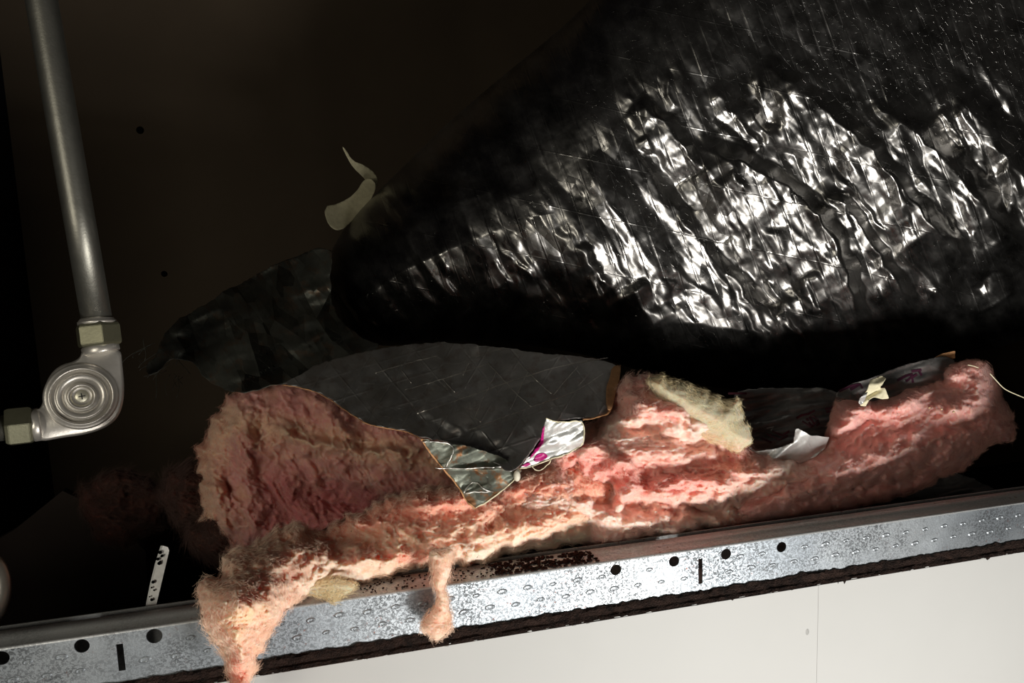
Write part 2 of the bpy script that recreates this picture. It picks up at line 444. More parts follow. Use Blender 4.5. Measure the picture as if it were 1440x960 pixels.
H_C = fibre_mat('mid_fibres', (.92, .62, .52)); H_R = fibre_mat('dusty_fibres', (.80, .44, .36)); H_Y = fibre_mat('yellow_fibres', (.82, .68, .42))
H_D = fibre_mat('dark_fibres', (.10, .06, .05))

# ------------------------------------------------------------------ the setting
ZS = 1.5
def S(o): return tag(o, kind='structure')
YB = 1.40
S(box('wall_back', (-0.72, YB, 0.55), (2.9, YB+.03, 2.6), M_back))
# board lining on the left, its corner with the back board
cx = float(P(28, 300, YB)[0])
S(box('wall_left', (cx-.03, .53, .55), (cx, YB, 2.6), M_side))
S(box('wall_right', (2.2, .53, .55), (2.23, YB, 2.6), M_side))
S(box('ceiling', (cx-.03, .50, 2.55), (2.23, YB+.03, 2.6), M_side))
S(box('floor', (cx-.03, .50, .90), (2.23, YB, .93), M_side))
# knot holes / nail holes in the back board
for (px, py, r) in ((197, 183, .0065), (231, 385, .0055)):
    p = P(px, py, YB)
    bm = bmesh.new(); bmesh.ops.create_cone(bm, cap_ends=True, segments=12, radius1=r, radius2=r*.8, depth=.003,
        matrix=Matrix.Translation(Vector(p) - Vector((0, .001, 0))) @ Matrix.Rotation(math.pi/2, 4, 'X'))
    o = bm_link('nail_head', bm, M_hole, bpy.data.objects['wall_back'])
# front wall under the opening: white board with a dark cut edge
WT = ZS - .2816; YW = .493
fw = S(box('wall_front', (-1.2, YW-.0003, .55), (float(P(1149, 900, YW)[0]) + .0, YW+.0125, WT-.0012), M_wall))
fw2 = S(box('wall_front', (float(P(1149, 900, YW)[0]) + .00035, YW-.0001, .55), (2.4, YW+.0125, WT-.0012), M_wall))
# ragged cut edge of the board
n = 900; xs = np.linspace(-.45, .95, n)
bm = bmesh.new(); rows = []
for k, (y, zf) in enumerate(((YW+.0001, -.004), (YW+.0003, .0004), (YW+.0015, .0008), (YW+.0030, .0016), (YW+.0042, .0050), (YW+.0058, .0068), (YW+.0069, .0060))):
    a = [0, .0008, .0009, .0012, .0022, .0022, .0008][k]
    z = WT + zf + a * fbm(xs*130, np.full(n, k*3.3), 1.5, 4)*1.6 - .0012*(k < 2)
    if k == 1: z = z + .0022*np.clip(noise(xs*55, 3.3, 2.2)-.35, 0, 1)
    if k in (4, 5): z = z + .005*np.clip(noise(xs*22, 7.3, 5.2)-.45, 0, 1)
    yy = y - (k in (1,)) * (.0012*np.clip(fbm(xs*160, 9.1, 2.5, 3), 0, 1))
    rows.append([bm.verts.new((xs[i], (yy[i] if hasattr(yy, '__len__') else yy), z[i])) for i in range(n)])
for a, b in zip(rows[:-1], rows[1:]):
    for i in range(n-1): bm.faces.new((a[i], a[i+1], b[i+1], b[i]))
o = bm_link('cut_edge', bm, M_core, fw)
# torn paper slivers along the edge
bm = bmesh.new()
for k in range(60):
    px = random.uniform(170, 1440); q = P(px, 1000 - .155*px, YW); x = q[0]
    l = random.uniform(.001, .006); h = random.uniform(.0002, .0007)
    z = WT + random.uniform(-.0016, .0)
    vs_ = [bm.verts.new((x+dx, YW-.0004-random.uniform(0, .0005), z+dz)) for dx, dz in ((-l/2, 0), (l/2, random.uniform(-.0003, .0003)), (l*.3, h), (-l*.4, h*random.uniform(.5, 1)))]
    bm.faces.new(vs_)
o = bm_link('paper_sliver', bm, M_wall, fw); tag(o, kind='stuff')
p = V(1135, 888, YW)
bm = bmesh.new(); bmesh.ops.create_uvsphere(bm, u_segments=10, v_segments=6, radius=.0020, matrix=Matrix.Translation(p) @ Matrix.Diagonal((1, .3, 1.6, 1)))
bm_link('paint_speck', bm, plain('grey_speck', (.25, .25, .24)), fw, True)

# ------------------------------------------------------------------ steel stud
ZT = ZS - .2405; ZB = ZS - .2775; YS = .5
stud = empty('steel_stud', (0.15, YS, ZB), 'galvanised steel stud with punched holes lying along the top of the white wall', 'stud')
def curve_plate(name, rings, y, thick, mat, parent):
    cu = bpy.data.curves.new(name, 'CURVE'); cu.dimensions = '2D'; cu.fill_mode = 'BOTH'; cu.extrude = thick/2
    for ring in rings:
        sp = cu.splines.new('POLY'); sp.points.add(len(ring)-1); sp.use_cyclic_u = True
        for i, (x, z) in enumerate(ring): sp.points[i].co = (x, z, 0, 1)
    tmp = bpy.data.objects.new('tmp', cu); COL.objects.link(tmp)
    bpy.context.view_layer.update()
    dg = bpy.context.evaluated_depsgraph_get()
    me = bpy.data.meshes.new_from_object(tmp.evaluated_get(dg)); me.name = name
    bpy.data.objects.remove(tmp)
    me.transform(Matrix.Translation((0, y, 0)) @ Matrix.Rotation(math.pi/2, 4, 'X'))
    me.materials.clear()
    return link(name, me, mat, parent, False)
rings = [[(-.45, ZB), (.95, ZB), (.95, ZT-.0015), (-.45, ZT-.0015)]]
for px, py, r in ((217, 894, .0050), (115, 908, .0046), (2, 925, .0046), (866, 801, .0043), (948, 789, .0043), (1021, 779, .0044), (1099, 769, .0043)):
    c = P(px, py, YS); rings.append([(c[0]+r*math.cos(t*math.pi/12), c[2]+r*math.sin(t*math.pi/12)) for t in range(24)])
for px, py, wd, hh in ((170, 924, .0042, .0185), (985, 803, .0036, .0205)):
    c = P(px, py, YS); rings.append([(c[0]-wd/2, c[2]-hh/2), (c[0]+wd/2, c[2]-hh/2), (c[0]+wd/2, c[2]+hh/2), (c[0]-wd/2, c[2]+hh/2)])
curve_plate('face_plate', rings, YS + .0004, .0008, M_galv, stud)
# rounded bend and upper lip
bm = bmesh.new(); prof = []
for k in range(7):
    a = k/6*math.pi/2; prof.append((YS + .0015 - .0015*math.cos(a), ZT - .0015 + .0015*math.sin(a)))
prof.append((YS+.0125, ZT-.0002)); prof += [(YS+.0130, ZT+.0003), (YS+.0245, ZT+.0003), (YS+.0252, ZT-.0005), (YS+.0252, ZT-.007)]
xx = np.linspace(-.45, .95, 141)
rr = [[bm.verts.new((x, y, z + .00025*float(noise(x*14, y*90, 1.1)))) for x in xx] for (y, z) in prof]
for a, b in zip(rr[:-1], rr[1:]):
    for i in range(len(xx)-1): bm.faces.new((a[i], a[i+1], b[i+1], b[i]))
lip = bm_link('top_lip', bm, M_lip, stud, True); tag(lip, 'duller grey folded top lip of the stud')
box('rear_plate', (-.45, YS+.040, ZB), (.95, YS+.041, ZT-.004), M_lip, stud)
box('base_plate', (-.45, YS+.0008, ZB-.0008), (.95, YS+.040, ZB), M_lip, stud)
# pressed dimples, each a small lens with a raised rim and split centre
def dimple_mesh():
    bm = bmesh.new(); N = 12
    cen = bm.verts.new((0, .0003, 0)); prev = None; R = []
    for rr_, d in ((.35, -.0003), (.6, .00065), (.8, .0005), (1.0, 0.0)):
        R.append([bm.verts.new((rr_*.0036*math.cos(2*math.pi*k/N), -d, rr_*.0019*math.sin(2*math.pi*k/N))) for k in range(N)])
    for k in range(N): bm.faces.new((cen, R[0][k], R[0][(k+1)%N]))
    for a, b in zip(R[:-1], R[1:]):
        for k in range(N): bm.faces.new((a[k], b[k], b[(k+1)%N], a[(k+1)%N]))
    bmesh.ops.recalc_face_normals(bm, faces=bm.faces)
    me = bpy.data.meshes.new('dimple'); bm.to_mesh(me); bm.free(); me.materials.append(M_galv)
    me.polygons.foreach_set('use_smooth', [True]*len(me.polygons)); return me
dm = dimple_mesh()
holes = [np.mean(np.array(r), 0) for r in rings[1:]]
for row, (z, off) in enumerate(((ZT-.0115, 0), (ZT-.0225, .5))):
    for k in range(-19, 36):
        x = .009 + (k+off)*.0193
        px_ok = -.27 < x < .60
        zz = z + random.uniform(-.0005, .0005)
        if not px_ok or any(abs(x-h[0]) < .0085 and abs(zz-h[1]) < (.0075 if i < 7 else .014) for i, h in enumerate(holes)): continue
        o = bpy.data.objects.new('dimple', dm); COL.objects.link(o); o.location = (x, YS-.00005, zz)
        o.rotation_euler = (0, random.uniform(-.15, .05), 0); s = random.uniform(.8, 1.15); o.scale = (s, 1, s)
        o.parent = stud; o.matrix_parent_inverse = stud.matrix_world.inverted()

# ------------------------------------------------------------------ pipe with elbow
O = P(115, 557, .60); nrm_e = (CAM - O) / np.linalg.norm(CAM - O)
def Q(px, py, lift=0.0):
    """point on the plane of the fitting's face (through O, normal nrm_e), raised by lift"""
    r = M3 @ np.array([px-720.0, 480.0-py, -F]); t = ((O + nrm_e*lift - CAM) @ nrm_e) / (r @ nrm_e)
    return CAM + r*t
pe = empty('pipe_elbow', tuple(Q(115, 615)), 'grey zinc pipe coming down to a round-capped elbow fitting with hex nuts', 'pipe')
px_m = float(np.linalg.norm(Q(116, 557) - Q(114, 557))/2)*.94
ex = Q(125, 557) - Q(115, 557); ex /= np.linalg.norm(ex); ey = np.cross(nrm_e, ex)
FR = Matrix(((ex[0], ey[0], nrm_e[0], O[0]), (ex[1], ey[1], nrm_e[1], O[1]), (ex[2], ey[2], nrm_e[2], O[2]), (0, 0, 0, 1)))
def lathe(name, prof, mat, mtx, parent, seg=64, smooth=True):
    bm = bmesh.new(); R = []
    for r, z in prof:
        if r < 1e-6: R.append([bm.verts.new(mtx @ Vector((0, 0, z)))])
        else: R.append([bm.verts.new(mtx @ Vector((r*math.cos(2*math.pi*k/seg), r*math.sin(2*math.pi*k/seg), z))) for k in range(seg)])
    for a, b in zip(R[:-1], R[1:]):
        for k in range(seg):
            k2 = (k+1) % seg
            if len(a) == 1: bm.faces.new((a[0], b[k], b[k2]))
            elif len(b) == 1: bm.faces.new((a[k], a[k2], b[0]))
            else: bm.faces.new((a[k], b[k], b[k2], a[k2]))
    return bm_link(name, bm, mat, parent, smooth)
u = px_m
cap = lathe('round_cap', [(z0*u, z1*u) for z0, z1 in ((0,1),(8,1),(9,1),(14.5,1),(15.5,1.5),(17,5),(19,7.5),(21,7.5),(22.5,4),(23.5,-3),(26,-3),(29,4),(36,6),(38.5,5),(39.5,-4),(42.5,-7),(44,-4),(45.5,7),(47,9),(49,8.5),(51,5.5),(54,4.8),(56.5,3),(57.5,0),(57.5,-12),(57,-30),(40,-42),(0,-42))], M_cast, FR, pe, 96)
lathe('screw', [(0, 3*u), (9*u, 3*u), (10.5*u, 2*u), (11*u, .5*u)], M_screw, FR @ Matrix.Translation((0, 0, .3*u)), pe, 32)
for a in (12, 102):
    m = FR @ Matrix.Rotation(math.radians(a), 4, 'Z')
    bm = bmesh.new(); bmesh.ops.create_cube(bm, size=1, matrix=m @ Matrix.Translation((0, 0, 3.1*u)) @ Matrix.Diagonal((11*u, 1.8*u, .9*u, 1)))
    bm_link('screw_slot', bm, M_black, pe)
# body outline joining both arms
bo = [(116,489),(170,487),(172,512),(175,540),(174,566),(166,588),(148,602),(120,611),(88,615),(52,622),(40,600),(42,578),(60,574),(62,540),(80,514),(112,506)]
bo = smooth_poly(bo, rnd=2, step=4)
bm = bmesh.new(); lv = []
cen = bo.mean(0)
for s, z in ((.93, -.5), (.98, -3), (1.0, -7), (1.0, -26), (.93, -34)):
    lv.append([bm.verts.new(Q(*(cen + (p-cen)*s), z*u)) for p in bo])
nb = len(bo)
for a, b in zip(lv[:-1], lv[1:]):
    for k in range(nb): bm.faces.new((a[k], a[(k+1)%nb], b[(k+1)%nb], b[k]))
bm.faces.new(lv[0]); bm.faces.new(lv[-1][::-1])
bm_link('elbow_body', bm, M_cast, pe, True)
def axis_frame(a, b):
    a = Vector(a); z = (Vector(b) - a).normalized(); x = Vector(nrm_e); x = (x - z*x.dot(z)).normalized(); y = z.cross(x)
    return Matrix(((x.x, y.x, z.x, a.x), (x.y, y.y, z.y, a.y), (x.z, y.z, z.z, a.z), (0, 0, 0, 1)))
dz = -14*u
def nut(a, b, r, n_turn):
    A = Q(*a, dz); B = Q(*b, dz); L = float(np.linalg.norm(B-A)); m = axis_frame(A, B) @ Matrix.Rotation(n_turn, 4, 'Z')
    bm = bmesh.new()
    rg = []
    for rr_, z in ((r*.93, 0), (r, L*.10), (r, L*.86), (r*.93, L)):
        rg.append([bm.verts.new(m @ Vector((rr_*math.cos(math.pi/3*k), rr_*math.sin(math.pi/3*k), z))) for k in range(6)])
    for p, q in zip(rg[:-1], rg[1:]):
        for k in range(6): bm.faces.new((p[k], p[(k+1)%6], q[(k+1)%6], q[k]))
    bm.faces.new(rg[0]); bm.faces.new(rg[-1])
    bmesh.ops.bevel(bm, geom=[e for e in bm.edges], offset=.7*u, segments=2, affect='EDGES')
    bm_link('hex_nut', bm, M_nut, pe)
    return m, L
nut((141, 486), (137, 455), 37*u, .13)
nut((46, 597), (8, 601), 34*u, .10)
def cyl(name, a, b, prof, mat, seg=48):
    A = Q(*a, dz); B = Q(*b, dz); L = float(np.linalg.norm(B-A)); m = axis_frame(A, B)
    return lathe(name, [(r*u, z*L) for r, z in prof], mat, m, pe, seg)
cyl('collar', (143, 496), (140, 484), [(0, 0), (29, 0), (30, .1), (30, .8), (27, 1), (0, 1)], M_cast)
cyl('collar', (58, 596), (44, 598), [(0, 0), (26, 0), (28, .2), (28, .8), (25, 1), (0, 1)], M_cast)
cyl('washer', (137, 456), (136, 446), [(0, 0), (31, .05), (31, .45), (29, .5), (29, .6), (26, .9), (0, 1)], M_cast)
# long pipe, rising to the left, with a slight bow
A0 = np.array(Q(136, 448, dz)); T0 = P(48, -60, .62)
T1 = A0 + (T0-A0)*((2.55-A0[2])/(T0[2]-A0[2]))
pts = [A0 + (T1-A0)*t for t in np.linspace(0, 1, 14)]
tube('pipe', pts, [24.5*u]*14, M_pipe, pe, 40)
cyl('pipe_stub', (10, 601), (-330, 645), [(0, 0), (21, 0), (21, 1), (0, 1)], M_pipe)

# sliver of another round fitting at the left edge
fo = P(-22, 832, .585)
fit = empty('round_fitting', (fo[0], fo[1], fo[2]-.016), 'small round grey metal fitting just peeking in low at the left edge', 'fitting')
nn_ = CAM - fo; nn_ /= np.linalg.norm(nn_); fx = Vector((1, 0, 0)); fx = (fx - Vector(nn_)*fx.dot(Vector(nn_))).normalized(); fy = Vector(nn_).cross(fx)
FM = Matrix(((fx.x, fy.x, nn_[0], fo[0]), (fx.y, fy.y, nn_[1], fo[1]), (fx.z, fy.z, nn_[2], fo[2]), (0,0,0,1)))
lathe('cap', [(0, .002), (.006, .002), (.007, .0035), (.0125, .0035), (.0155, .002), (.0165, -.001), (.0165, -.012), (0, -.012)], M_cast, FM @ Matrix.Diagonal((1, 1.7, 1, 1)), fit, 40)
tube('stem', [fo - nn_*.008, fo - nn_*.03 + np.array([-.01, 0, 0]), fo - nn_*.03 + np.array([-.06, 0, -.004]), fo - nn_*.03 + np.array([-.35, 0, -.03])], [.008]*4, M_cast, fit, 20)

# ------------------------------------------------------------------ wrapped duct
duct_out = smooth_poly([(850,-20),(790,40),(700,112),(630,172),(570,232),(515,285),(480,325),(458,370),(452,405),(460,440),(480,468),(510,482),(545,487),(600,482),(650,480),(720,482),
    (790,492),(850,505),(900,522),(950,532),(1000,545),(1060,550),(1130,552),(1190,545),(1240,528),(1290,508),(1340,497),(1400,492),(1460,470),(1560,420),(1680,300),(1700,0),(1600,-260),(1250,-330),(980,-160)], rnd=2, step=8)
def rot(px, py, deg):
    a = math.radians(deg); return px*math.cos(a)+py*math.sin(a), -px*math.sin(a)+py*math.cos(a)
FOLDS = [  # points, width right, width left, height
    ([(1060,92),(1100,108),(1160,150),(1215,200),(1268,262),(1315,322),(1352,378)], 14, 90, .040),
    ([(890,145),(925,165),(955,195),(985,240)], 12, 45, .020),
    ([(1150,262),(1200,300),(1240,360),(1265,400),(1280,442)], 12, 60, .028),
    ([(975,200),(1045,232),(1120,268),(1170,320),(1195,390),(1207,505)], 14, 125, .046),
    ([(925,215),(965,290),(1010,350),(1080,410),(1130,470)], 40, 18, -.016),
    ([(1225,140),(1290,190),(1350,250),(1400,310),(1450,372)], 26, 70, .032),
    ([(1330,120),(1390,190),(1440,250),(1500,330)], 30, 60, .028),
    ([(718,368),(735,415),(775,450),(815,470),(880,480)], 30, 55, .026),
    ([(850,380),(848,410),(838,430)], 10, 16, .012),
    ([(885,398),(902,430),(925,470)], 30, 40, .024),
    ([(700,235),(745,300),(800,350),(850,390),(885,440)], 50, 70, .030),
    ([(640,250),(655,320),(690,380),(720,430)], 40, 50, .022),
    ([(565,290),(575,340),(610,395),(650,440)], 40, 45, .018),
    ([(480,400),(492,435),(515,465),(548,488)], 14, 26, .022),
    ([(820,220),(860,290),(900,340),(940,420)], 30, 46, .020),
    ([(1000,120),(1040,170),(1080,230)], 24, 36, .014),
    ([(1290,400),(1340,420),(1380,440),(1440,400)], 26, 40, .022),
    ([(900,470),(960,452),(1040,462),(1120,480)], 46, 26, .016),
]
CREASES = []
_r = random.Random(5)
for k in range(130):
    x = _r.uniform(480, 1440); y = _r.uniform(60, 500)
    if y < 500 - (x-450)*.9: continue
    a = math.radians(_r.gauss(60, 9) - (8 if x < 800 else 0)); L = _r.uniform(30, 130) * (1 if x > 700 else .7)
    b = _r.uniform(-.2, .2)
    CREASES.append(([(x, y), (x+math.cos(a)*L*.5+b*L*.3, y+math.sin(a)*L*.5), (x+math.cos(a)*L, y+math.sin(a)*L)], _r.uniform(4, 9), _r.uniform(8, 22), _r.uniform(.0012, .0036)))
def duct_disp(px, py):
    h = np.zeros(px.shape)
    wx = px + 5*fbm(px*.02, py*.02, 3.1, 3); wy = py + 5*fbm(px*.02, py*.02, 8.1, 3)
    jx = wx + 4*facet(px/30, py/30, 2); jy = wy + 4*facet(px/30, py/30, 4)
    for pts, a, b, hh in FOLDS: h = h + ridge(jx, jy, pts, a*1.35, b, hh*(.62 if pts[0][0] > 860 else .34))
    for c in CREASES: h = h + ridge(jx, jy, *c)
    bend = 57 - 14*np.clip((900-px)/450, 0, 1) + 12*np.clip((py-380)/150, 0, 1)
    # rotate into the run of the folds (blend of two angles keeps it continuous)
    u1, v1 = rot(wx, wy, 54); u2, v2 = rot(wx, wy, 70)
    left = np.clip((px-620)/300, 0, 1); calm = .22 + .78*left*np.clip((py-40)/130, 0, 1)
    low = np.clip((530-py)/70, .18, 1)
    h = h + calm*low*(.0034*facet(u1/130, v1/44, 1) + .0012*facet(u2/60, v2/22, 5) + .0004*facet(u1/20, v1/9, 9))
    h = h + .0002*facet(wx/9, wy/9, 12)*low*calm
    h = h + .003*(1-left)*facet(rot(wx, wy, 62)[0]/70, rot(wx, wy, 62)[1]/20, 3)*np.clip((py-200)/100, .15, 1)
    h = h - .0006*low*np.clip(1-np.abs(((u2*0+wx*.94-wy*.34)/21) % 1 - .5)*9, 0, 1)
    return h*1.0
duct = empty('wrapped_duct', tuple(P(1050, 552, 1.0)), 'large round duct wrapped in dark crinkled foil jacket with long diagonal folds', 'duct')
dj, dfront = inflate('foil_jacket', duct_out, lambda x, y: .83 + .15*np.clip((860-x)/400, 0, 1)**1.5, .135, 200, 2.1, duct_disp, M_duct, duct, True, .30, edge=.14)

# cream paper curl sticking out behind the duct's upper left side
def curlY(base, k, cx_, cy_): return lambda x, y: base + k*((x-cx_)**2*.00001 + (y-cy_)*.0002)
curl = empty('torn_paper_curl', tuple(P(490, 325, .93)), 'pale curled scrap of torn kraft paper sticking out behind the upper left of the duct', 'paper scrap')
sheet('paper_strip', smooth_poly([(454,291),(478,286),(500,272),(513,250),(524,252),(530,262),(520,285),(498,308),(478,326),(462,318)], rnd=1, step=4), lambda x, y: .93 + .02*np.cos((x-y)*.03), 3, M_oldcream, curl, .001)
sheet('torn_tip', smooth_poly([(480,205),(486,210),(495,226),(512,232),(528,244),(532,256),(526,268),(512,250),(497,236),(490,225)], rnd=1, step=3), lambda x, y: .935 + .01*np.sin((x)*.05), 2.5, M_oldcream, curl, .001)

# dark foil sheet at the left of the duct
dk = smooth_poly([(200,522),(222,492),(240,458),(290,425),(345,392),(400,366),(460,344),(472,372),(462,400),(470,440),(500,474),(545,488),(500,500),(440,520),(405,540),(372,543),(335,556),(305,545),(280,522),(262,505),(238,505),(215,530)], 6, .06, 4, 5, 1)
def dkY(x, y):
    return .80 - .0012*(y-430) + .03*fbm(x*.008, y*.008, 2.5, 2) + .012*facet(x/60+.3*y/60, y/45, 7) + .005*facet(x/22, y/18, 8) - ridge(x, y, [(240,470),(290,440),(325,430)], 14, 14, .02)
dko = empty('dark_foil_sheet', tuple(P(330, 556, .68)), 'dull dark sheet of foil wrap sloping down left from the duct', 'foil sheet')
sheet('foil', dk, dkY, 3, M_darkfoil, dko)
for k in range(26):
    x0, y0 = random.uniform(205, 262), random.uniform(470, 530); a = random.uniform(1.2, 3.0); L = random.uniform(15, 55)
    pts = [P(x0 + math.cos(a)*L*t + 7*math.sin(t*3+k), y0 + math.sin(a)*L*t*.9, .76 - .01*t) for t in np.linspace(0, 1, 7)]
    tube('loose_thread', pts, .00022, M_darkfoil, dko, 4)

# ------------------------------------------------------------------ glass wool
def wool_disp(seed, big=.014, mid=.006, fin=.0018, ridges=(), ang=0.0, st=2.0, lay=.32):
    def fn(px, py):
        u_, v_ = rot(px, py, ang)
        wx = u_ + 22*fbm(u_*.014, v_*.02, seed+.5, 3); wy = v_ + 16*fbm(u_*.014, v_*.02, seed+20.5, 3)
        h = big * fbm(wx/(75*st/2), wy/42, seed+1.2, 2)
        r1 = 1 - np.abs(noise(wx/(46*st/2), wy/19, seed+2.4))*2; h = h + mid * r1
        r2 = 1 - np.abs(fbm(wx/(24*st/2), wy/9, seed+5.7, 2))*2.4; h = h + mid*.5 * r2
        h = h + fin*.9 * (1 - np.abs(fbm(wx/9+3*noise(wx*.05, wy*.05, 3.3), wy/4.5, seed+7.7, 3))*2.2)
        h = h + fin*.6 * fbm(px/2.6, py/2.6, seed+3.1, 2)
        for q, (sx, sy, K, am) in enumerate(((150, 60, 4, .020), (70, 26, 4, .009))):
            t = (fbm(wx/sx, wy/sy, seed+11.3+q, 3) + .12*fbm(px/11, py/8, seed+4.2, 3)) * K * 1.6
            fl = np.floor(t); h = h + lay * am * (fl + (t-fl)**6 - t*.72) / 1.0
        for pts, a, b, hh in ridges: h = h + ridge(px + 8*noise(px/13, py/13, 2.2), py + 8*noise(px/13, py/13, 6.2), pts, a, b, hh)
        return h
    return fn
def wool(name, label, outline, Yc, D, wd, disp, mat, hair, seed, base_px, jit=11, nf=26000, L=.011, lift=.35, flow=0.0, step=2.0, rad=.00011, layer=None):
    poly = smooth_poly(outline, jit, .10, 2.5, seed, 2)
    e = empty(name, tuple(P(base_px[0], base_px[1], Yc(*map(np.array, base_px)) if callable(Yc) else Yc)), label, 'insulation')
    o, fr = inflate('wool_body', poly, Yc, D, wd, step, disp, mat, e, True, edge=.25, layer=layer or (lambda x, y: x*0+.5))
    fibres('loose_fibres', fr, int(nf*.85), L*.5, rad*.62, hair, e, lift*.9, seed, 6.0, flow=flow, tuft=1.2)
    return e, fr

# A recessed clump at upper left, under the grey foil
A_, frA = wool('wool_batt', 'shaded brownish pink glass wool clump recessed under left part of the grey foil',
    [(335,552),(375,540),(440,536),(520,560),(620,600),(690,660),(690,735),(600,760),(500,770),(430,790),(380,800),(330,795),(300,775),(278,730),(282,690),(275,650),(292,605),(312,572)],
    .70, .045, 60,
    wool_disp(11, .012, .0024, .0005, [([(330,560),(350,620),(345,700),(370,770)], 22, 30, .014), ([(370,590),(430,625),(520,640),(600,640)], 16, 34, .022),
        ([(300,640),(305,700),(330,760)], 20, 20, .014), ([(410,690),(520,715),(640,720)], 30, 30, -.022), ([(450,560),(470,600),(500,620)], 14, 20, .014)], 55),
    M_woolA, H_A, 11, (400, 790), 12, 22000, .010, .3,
    layer=lambda x, y: .45 + .5*np.clip((340-x)/50, 0, 1) + .5*np.exp(-((y-(600+.20*(x-370)))/26)**2) - .45*np.clip((y-(650+.18*(x-400)))/40, 0, 1)*np.clip((x-350)/40, 0, 1))  # tan left edge and ledge; shade beneath the ledge put into the colour
# B long torn batt over the stud with the hanging end
def YB_(x, y):
    base = .548 + .02*np.clip((x-500)/300, 0, 1)
    return base - .085*np.clip((y-735-np.clip((x-300)*.0,0,1))/110, 0, 1)*np.clip((470-x)/90, 0, 1) - .012*np.clip((y-760)/60, 0, 1)
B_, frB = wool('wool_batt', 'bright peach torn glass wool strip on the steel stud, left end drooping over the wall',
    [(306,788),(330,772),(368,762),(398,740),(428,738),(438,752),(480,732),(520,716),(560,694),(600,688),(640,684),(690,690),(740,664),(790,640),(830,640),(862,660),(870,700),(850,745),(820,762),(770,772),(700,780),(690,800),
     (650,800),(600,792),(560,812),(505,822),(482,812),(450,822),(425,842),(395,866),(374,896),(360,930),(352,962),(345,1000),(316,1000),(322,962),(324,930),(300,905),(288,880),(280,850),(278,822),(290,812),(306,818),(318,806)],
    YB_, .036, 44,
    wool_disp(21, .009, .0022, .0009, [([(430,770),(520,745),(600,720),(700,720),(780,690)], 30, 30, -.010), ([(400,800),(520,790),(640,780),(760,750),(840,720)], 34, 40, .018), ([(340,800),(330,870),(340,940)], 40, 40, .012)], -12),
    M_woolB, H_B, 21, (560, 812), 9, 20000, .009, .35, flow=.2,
    layer=lambda x, y: .5 + .45*np.clip((y - (745 - .15*(x-600)) - 10)/40, -1, 1)*np.clip((x-380)/60, 0, 1) - 1.0*np.exp(-((x-585)/40)**2-((y-785)/10)**2) - .7*np.exp(-((x-330)/18)**2-((y-950)/28)**2))  # lit lower part painted pale; redder band above is partly dye
# hanging wisp: part of B
wp = smooth_poly([(600,770),(640,770),(634,800),(626,822),(630,845),(636,866),(634,884),(622,896),(614,904),(606,892),(594,888),(592,874),(606,862),(614,846),(610,822),(608,800)], 4, .12, 2.5, 3, 2)
wo, frW = inflate('hanging_wisp', wp, .484, .010, 16, 1.6, wool_disp(31, .002, .0010, .0005, lay=.1), M_woolB, B_, True)
fibres('wisp_fibres', frW, 1800, .004, .00008, H_B, B_, .4, 31, 5, flow=-1.5)
# yellow stained tuft below the strip
yp = smooth_poly([(440,815),(500,812),(498,830),(480,838),(468,848),(452,838),(425,834)], 5, .12, 2.5, 3, 2)
yo, frYt = inflate('stained_tuft', yp, .497, .006, 14, 2, wool_disp(33, .002, .0010, .0005, lay=.1), M_woolY, B_, True); tag(yo, 'yellowish stained tuft')
fibres('tuft_fibres', frYt, 1000, .004, .0001, H_Y, B_, .4, 33, 5)
# C centre clump
C_, frC = wool('wool_batt', 'thick pink glass wool clump in the centre under the duct, torn in ragged folds',
    [(640,690),(700,660),(760,650),(800,600),(860,590),(862,552),(875,530),(900,528),(930,532),(975,545),(1020,580),(1050,625),(1090,640),(1130,650),(1180,640),(1200,680),(1160,715),(1090,735),(1030,748),(985,752),(960,765),(920,760),(890,772),(855,778),(825,765),(800,760),(740,760),(680,740)],
    lambda x, y: .585 + .03*np.clip((x-950)/200, 0, 1) + .03*np.clip((640-y)/100, 0, 1), .050, 60,
    wool_disp(41, .012, .0045, .0013, [([(870,600),(920,605),(980,620),(1040,640)], 12, 26, -.022), ([(880,560),(940,580),(1010,610)], 26, 26, .012), ([(700,640),(790,640),(850,620)], 20, 20, .014),
       ([(800,640),(830,680),(880,700)], 10, 26, -.024), ([(850,650),(888,660),(890,690),(860,710)], 14, 26, .020), ([(900,690),(960,670),(1040,690)], 16, 30, .016), ([(860,720),(920,705),(1000,720),(1080,700)], 12, 16, -.018),
       ([(870,740),(930,735),(990,740)], 16, 20, .012), ([(1000,680),(1060,660),(1120,650)], 14, 24, .014)], -8),
    M_woolC, H_C, 41, (900, 775), 10, 24000, .011, .4,
    layer=lambda x, y: .5 + .35*np.sin(x*.018 + y*.05 + 2.5*np.sin(x*.011)) + .3*np.clip((600-y)/60, 0, 1))
yl = smooth_poly([(905,532),(940,530),(990,548),(1030,566),(1040,558),(1044,585),(1060,614),(1052,630),(1030,636),(985,612),(950,585),(925,560)], 5, .1, 2.5, 3, 1)
yo, frY = inflate('yellowed_layer', yl, .566, .022, 40, 2, wool_disp(43, .004, .0008, .0003, lay=0), M_woolY, C_, True, layer=lambda x, y: .75 - .7*np.clip((y - (548 + .42*(x-905)))/45, 0, 1)); tag(yo, 'pale yellow-green stained layer')
fibres('yellow_fibres', frY, 2500, .005, .00008, H_Y, C_, .12, 43, 4, tuft=1.5)
